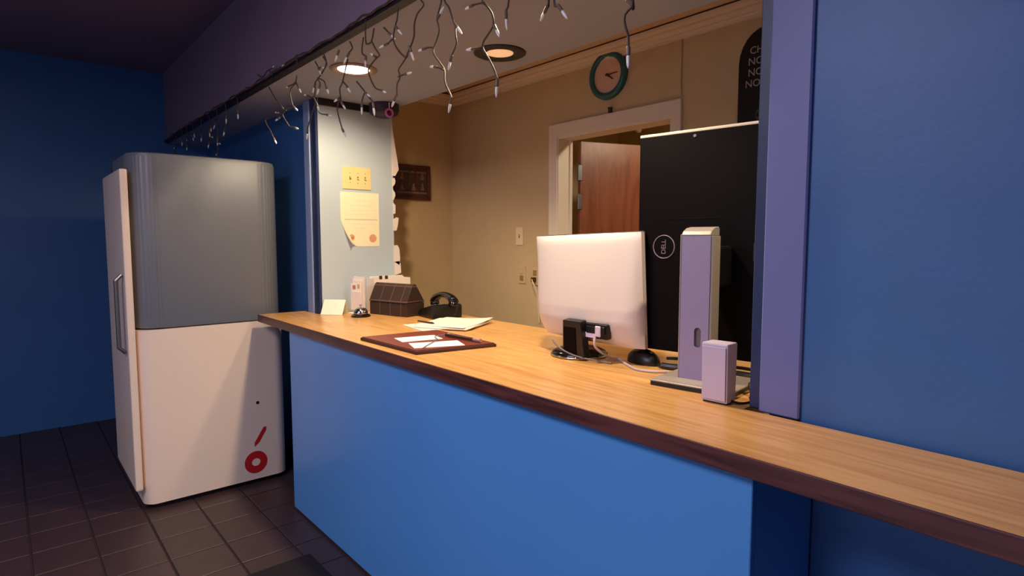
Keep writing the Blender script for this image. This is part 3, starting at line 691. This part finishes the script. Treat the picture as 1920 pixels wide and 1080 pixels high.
text('logo_lettering', 'DELL', .024, 'logo', lg, Matrix.Translation((-.203, .1694, .425)) @ RX90 @ Matrix.Rotation(R(90), 4, 'Z'), .0008, .95)
# column: rounded head, pale edges, cable hole
CW = .046
def colprof(w, h, r): return [(-w, .010), (w, .010), (w, h - r * .3), (w - r * .6, h), (-w + r, h), (-w + r * .25, h - r * .4), (-w, h - r)]
cbm = bmesh.new(); hole = [(.012 + .011 * math.cos(R(a)), .150 + .020 * (1 if math.sin(R(a)) >= 0 else -1) + .011 * math.sin(R(a))) for a in range(0, 360, 15)]
outer = [(-CW, .0187), (CW, .0187), (CW, .462), (-CW, .462)]
vo = [cbm.verts.new((x, -.020, z)) for x, z in outer]; vh = [cbm.verts.new((x, -.020, z)) for x, z in hole]
eo = [cbm.edges.new((vo[i], vo[(i + 1) % 4])) for i in range(4)]; eh = [cbm.edges.new((vh[i], vh[(i + 1) % len(vh)])) for i in range(len(vh))]
bmesh.ops.triangle_fill(cbm, edges=eo + eh, use_beauty=True)
q = bmesh.ops.extrude_face_region(cbm, geom=cbm.faces[:]); bmesh.ops.translate(cbm, verts=[v for v in q['geom'] if isinstance(v, bmesh.types.BMVert)], vec=(0, .062, 0))
colm = obj('column', cbm, 'silver', t)
obj('column_head', prism([(-.0205, .4625), (-.0205, .466), (-.012, .476), (.010, .486), (.040, .490), (.046, .484), (.046, .4625)], 'x', -CW, CW, bev=.002), 'silverlight', colm)
obj('column_edge', box((CW + .0002, -.017, .019), (CW + .007, .040, .462), .003, 2), 'silverlight', colm)
obj('column_edge', box((-CW - .004, -.021, .019), (-CW - .0002, .014, .466), .001, 1), 'silverlight', colm)
obj('cable_hole_rim', prism([(x * 1.0, z) for x, z in hole], 'y', -.010, -.004), 'dimwire', colm)
obj('base_plate', box((-.104, -.100, .013), (.155, .120, .0185), .0015, 1), 'silverlight', t)
obj('base_pad', box((-.102, -.098, 0), (.152, .117, .013)), 'black', t)

# speaker
t = thing('desk_speaker', 'small white desktop speaker at the foot of the right casing', 'speaker', (2.416, .341, ZC), R(4))
obj('cabinet', prism([(-.026, .004), (.026, .004), (.030, .168), (-.030, .168)], 'x', -.038, .038, bev=.005), 'whitespk', t)
obj('rear_face', prism([(-.034, .012), (.034, .012), (.034, .160), (-.034, .160)], 'y', -.0315, -.029, bev=.001), 'whitespk', t, (0, 0.0005, 0), (R(1.4), 0, 0))
obj('foot_pad', box((-.034, -.022, 0), (.034, .022, .004)), 'black', t)
obj('speaker_cord', tube([(.030, .0, .012), (.055, .01, .004), (.07, .05, .0035), (.05, .09, .0035)], .003, 6, smooth_sub=6), 'black', t)

# ================================================================ ICICLE LIGHT STRING
STRANDS = [
  (0, [(-0.009,2.327),(0.104,2.243),(0.188,2.184)]),
  (1, [(0.188,2.184),(0.224,2.169),(0.274,2.179),(0.321,2.175),(0.381,2.142)]),
  (1, [(0.377,2.308),(0.375,2.275),(0.251,2.273)]),
  (1, [(0.375,2.275),(0.437,2.217)]),
  (0, [(0.375,2.275),(0.316,2.257),(0.307,2.224),(0.321,2.175)]),
  (1, [(0.224,2.169),(0.173,2.155),(0.243,2.101),(0.277,2.081),(0.375,2.056)]),
  (1, [(0.173,2.155),(0.004,2.17),(-0.081,2.162),(-0.017,2.101),(0.064,2.024)]),
  (1, [(0.173,2.155),(0.088,2.137)]),
  (1, [(0.173,2.155),(0.079,2.181)]),
  (1, [(0.7,2.322),(0.726,2.286),(0.706,2.264),(0.627,2.245),(0.606,2.234),(0.568,2.192)]),
  (1, [(0.627,2.245),(0.645,2.218),(0.628,2.188)]),
  (1, [(0.627,2.245),(0.684,2.222),(0.737,2.157)]),
  (1, [(0.593,2.327),(0.64,2.289),(0.663,2.261)]),
  (1, [(0.64,2.289),(0.702,2.274)]),
  (1, [(0.606,2.234),(0.582,2.171),(0.469,2.199)]),
  (1, [(0.582,2.171),(0.6,2.14),(0.628,2.106)]),
  (1, [(0.6,2.14),(0.637,2.091),(0.754,2.059)]),
  (1, [(0.6,2.14),(0.523,2.06),(0.5,2.039),(0.481,2.004)]),
  (0, [(-0.185,2.427),(-0.1,2.396),(-0.0,2.412),(0.05,2.375)]),
  (0, [(0.168,2.386),(0.255,2.393),(0.35,2.397),(0.407,2.397),(0.381,2.361)]),
  (1, [(-0.0,2.412),(0.093,2.411)]),
  (1, [(0.255,2.393),(0.206,2.386)]),
  (0, [(0.702,2.337),(0.723,2.298),(0.712,2.266),(0.643,2.25)]),
  (1, [(0.96,2.323),(0.978,2.294),(0.942,2.285),(0.932,2.262)]),
  (1, [(0.846,2.318),(0.831,2.278)]),
  (1, [(1.076,2.311),(1.059,2.258),(1.085,2.238),(1.095,2.209)]),
  (0, [(1.092,2.375),(1.092,2.331),(1.098,2.286),(1.116,2.275),(1.149,2.277),(1.168,2.321)]),
  (1, [(1.149,2.277),(1.176,2.244),(1.199,2.216),(1.189,2.208),(1.145,2.198),(1.123,2.176),(1.136,2.14),(1.163,2.101),(1.205,2.085),(1.245,2.069)]),
  (1, [(1.189,2.208),(1.14,2.233)]),
  (1, [(1.015,2.153),(1.053,2.125),(1.082,2.099),(1.122,2.077)]),
  (1, [(0.882,2.18),(0.91,2.16),(0.938,2.133)]),
  (1, [(0.932,2.262),(0.882,2.18),(0.859,2.155),(0.853,2.123),(0.817,2.113)]),
  (1, [(0.853,2.123),(0.864,2.099),(0.897,2.068)]),
  (1, [(0.853,2.123),(0.824,2.083),(0.836,2.052),(0.867,1.988),(0.887,1.963)]),
  (1, [(1.082,2.099),(1.051,2.07),(1.052,2.023)]),
  (1, [(1.082,2.099),(1.147,2.05),(1.152,2.014)]),
  (0, [(1.343,2.344),(1.345,2.306),(1.331,2.285),(1.304,2.245),(1.354,2.193),(1.393,2.162),(1.405,2.178)]),
  (1, [(1.331,2.285),(1.359,2.256)]),
  (1, [(1.304,2.245),(1.265,2.242),(1.234,2.238)]),
  (0, [(1.502,2.375),(1.502,2.33),(1.513,2.307),(1.481,2.287),(1.458,2.258),(1.445,2.225),(1.427,2.194),(1.405,2.175),(1.393,2.159),(1.355,2.14),(1.352,2.125),(1.348,2.104),(1.334,2.078),(1.324,2.042)]),
  (1, [(1.324,2.042),(1.287,2.014)]),
  (1, [(1.427,2.194),(1.432,2.158)]),
  (1, [(1.348,2.104),(1.382,2.106),(1.415,2.103)]),
  (1, [(1.234,2.307),(1.273,2.278),(1.289,2.265)]),
  (0, [(1.624,2.375),(1.624,2.294),(1.616,2.266),(1.6,2.237),(1.605,2.205),(1.588,2.178),(1.572,2.153),(1.577,2.132),(1.608,2.097),(1.633,2.069),(1.64,2.036),(1.645,2.01)]),
  (1, [(1.6,2.237),(1.629,2.253)]),
  (1, [(1.572,2.153),(1.54,2.161),(1.476,2.166)]),
  (1, [(1.633,2.069),(1.597,2.085),(1.552,2.096)]),
  (1, [(1.637,2.375),(1.637,2.29),(1.661,2.258),(1.68,2.226),(1.695,2.2),(1.714,2.175)]),
  (1, [(1.695,2.2),(1.704,2.16),(1.699,2.134),(1.676,2.106),(1.664,2.09)]),
  (1, [(1.645,2.013),(1.673,1.977),(1.66,1.949)]),
  (1, [(1.834,2.375),(1.834,2.233),(1.857,2.207),(1.883,2.176),(1.889,2.143),(1.863,2.126),(1.84,2.108),(1.833,2.09),(1.856,2.061),(1.882,2.023),(1.904,1.987),(1.901,1.954)]),
  (1, [(1.85,2.217),(1.796,2.224),(1.758,2.227)]),
  (1, [(1.889,2.143),(1.917,2.105)]),
  (1, [(1.833,2.09),(1.76,2.101)]),
  (1, [(1.957,2.375),(1.957,2.197),(1.948,2.165),(1.945,2.14)]),
  (1, [(2.122,2.375),(2.122,2.148),(2.114,2.129),(2.099,2.121)]),
  (1, [(2.14,2.375),(2.14,2.143),(2.152,2.122),(2.168,2.1)]),
  (1, [(2.394,2.375),(2.394,2.067),(2.393,2.053),(2.375,2.036),(2.372,2.015),(2.378,1.989),(2.381,1.964),(2.383,1.94)]),
  (1, [(2.393,2.053),(2.385,2.061)]),
]
LY = -.034
t = thing('icicle_light_string', 'icicle light string of clear mini bulbs hanging from the soffit edge', 'string light', (0, LY, ZS))
mp = []; random.seed(8); x = -2.4
while x < 5.0:
    mp.append((x, -.003 + random.uniform(-.003, .003), .022 + random.uniform(-.006, .008))); x += .06
obj('main_wire', tube(mp, .0045, 6, smooth_sub=2), 'wire', t)
sock_bm = lathe([(0, -.003), (.0042, -.003), (.0050, .0), (.0050, .016), (.0036, .020), (0, .020)], 8)
bulb_bm = lathe([(.0036, .0195), (.0044, .024), (.0046, .034), (.0034, .043), (.0015, .048), (0, .050)], 8)
sock_me = bulb_me = None
def add_bulb(parent, p, d):
    global sock_me, bulb_me
    q = d.to_track_quat('Z', 'Y').to_euler()
    for kind in ('socket', 'bulb'):
        me = sock_me if kind == 'socket' else bulb_me
        if me is None:
            o = obj(kind, sock_bm if kind == 'socket' else bulb_bm, kind, parent, smooth=(kind == 'bulb'))
            if kind == 'socket': sock_me = o.data
            else: bulb_me = o.data
        else:
            o = bpy.data.objects.new(kind, me); COL.objects.link(o); o.parent = parent
        o.location = p; o.rotation_euler = q
def strand(pts, bulb, yoff=0.0):
    P = [Vector((x, yoff + random.uniform(-.006, .004), z - ZS)) for x, z in pts]
    if bulb and len(P) >= 2:
        d = (P[-1] - P[-2]).normalized(); L = (P[-1] - P[-2]).length
        end = P[-1] - d * min(.046, L * .9)
        W = P[:-1] + [end]
    else: W = P; d = None
    o = obj('drop_wire', tube(W, .0030, 6, smooth_sub=3), 'wire', t, smooth=True)
    if d is not None: add_bulb(o, end, d)
    # a side bulb now and then on the longer wires
    return o
for b, pts in STRANDS: strand(pts, b)
# the string goes on along the soffit past the photograph's frame
random.seed(21)
for x0 in (-2.2, -2.0, -1.8, -1.6, -1.4, -1.2, -1.0, -.8, -.6, 2.65, 2.85, 3.05, 3.25, 3.5, 3.75):
    x = x0 + random.uniform(-.05, .05); z = ZS + .015; P = [(x, z)]
    for k in range(random.choice((2, 3, 4, 5))):
        x += random.uniform(-.022, .022); z -= random.uniform(.04, .07); P.append((x, z))
        if k < 4 and random.random() < .6: strand([(x, z), (x + random.choice((-1, 1)) * .03, z - .03), (x + random.choice((-1, 1)) * .05, z - .06)], 1)
    strand(P, 1)
bpy.context.view_layer.update()
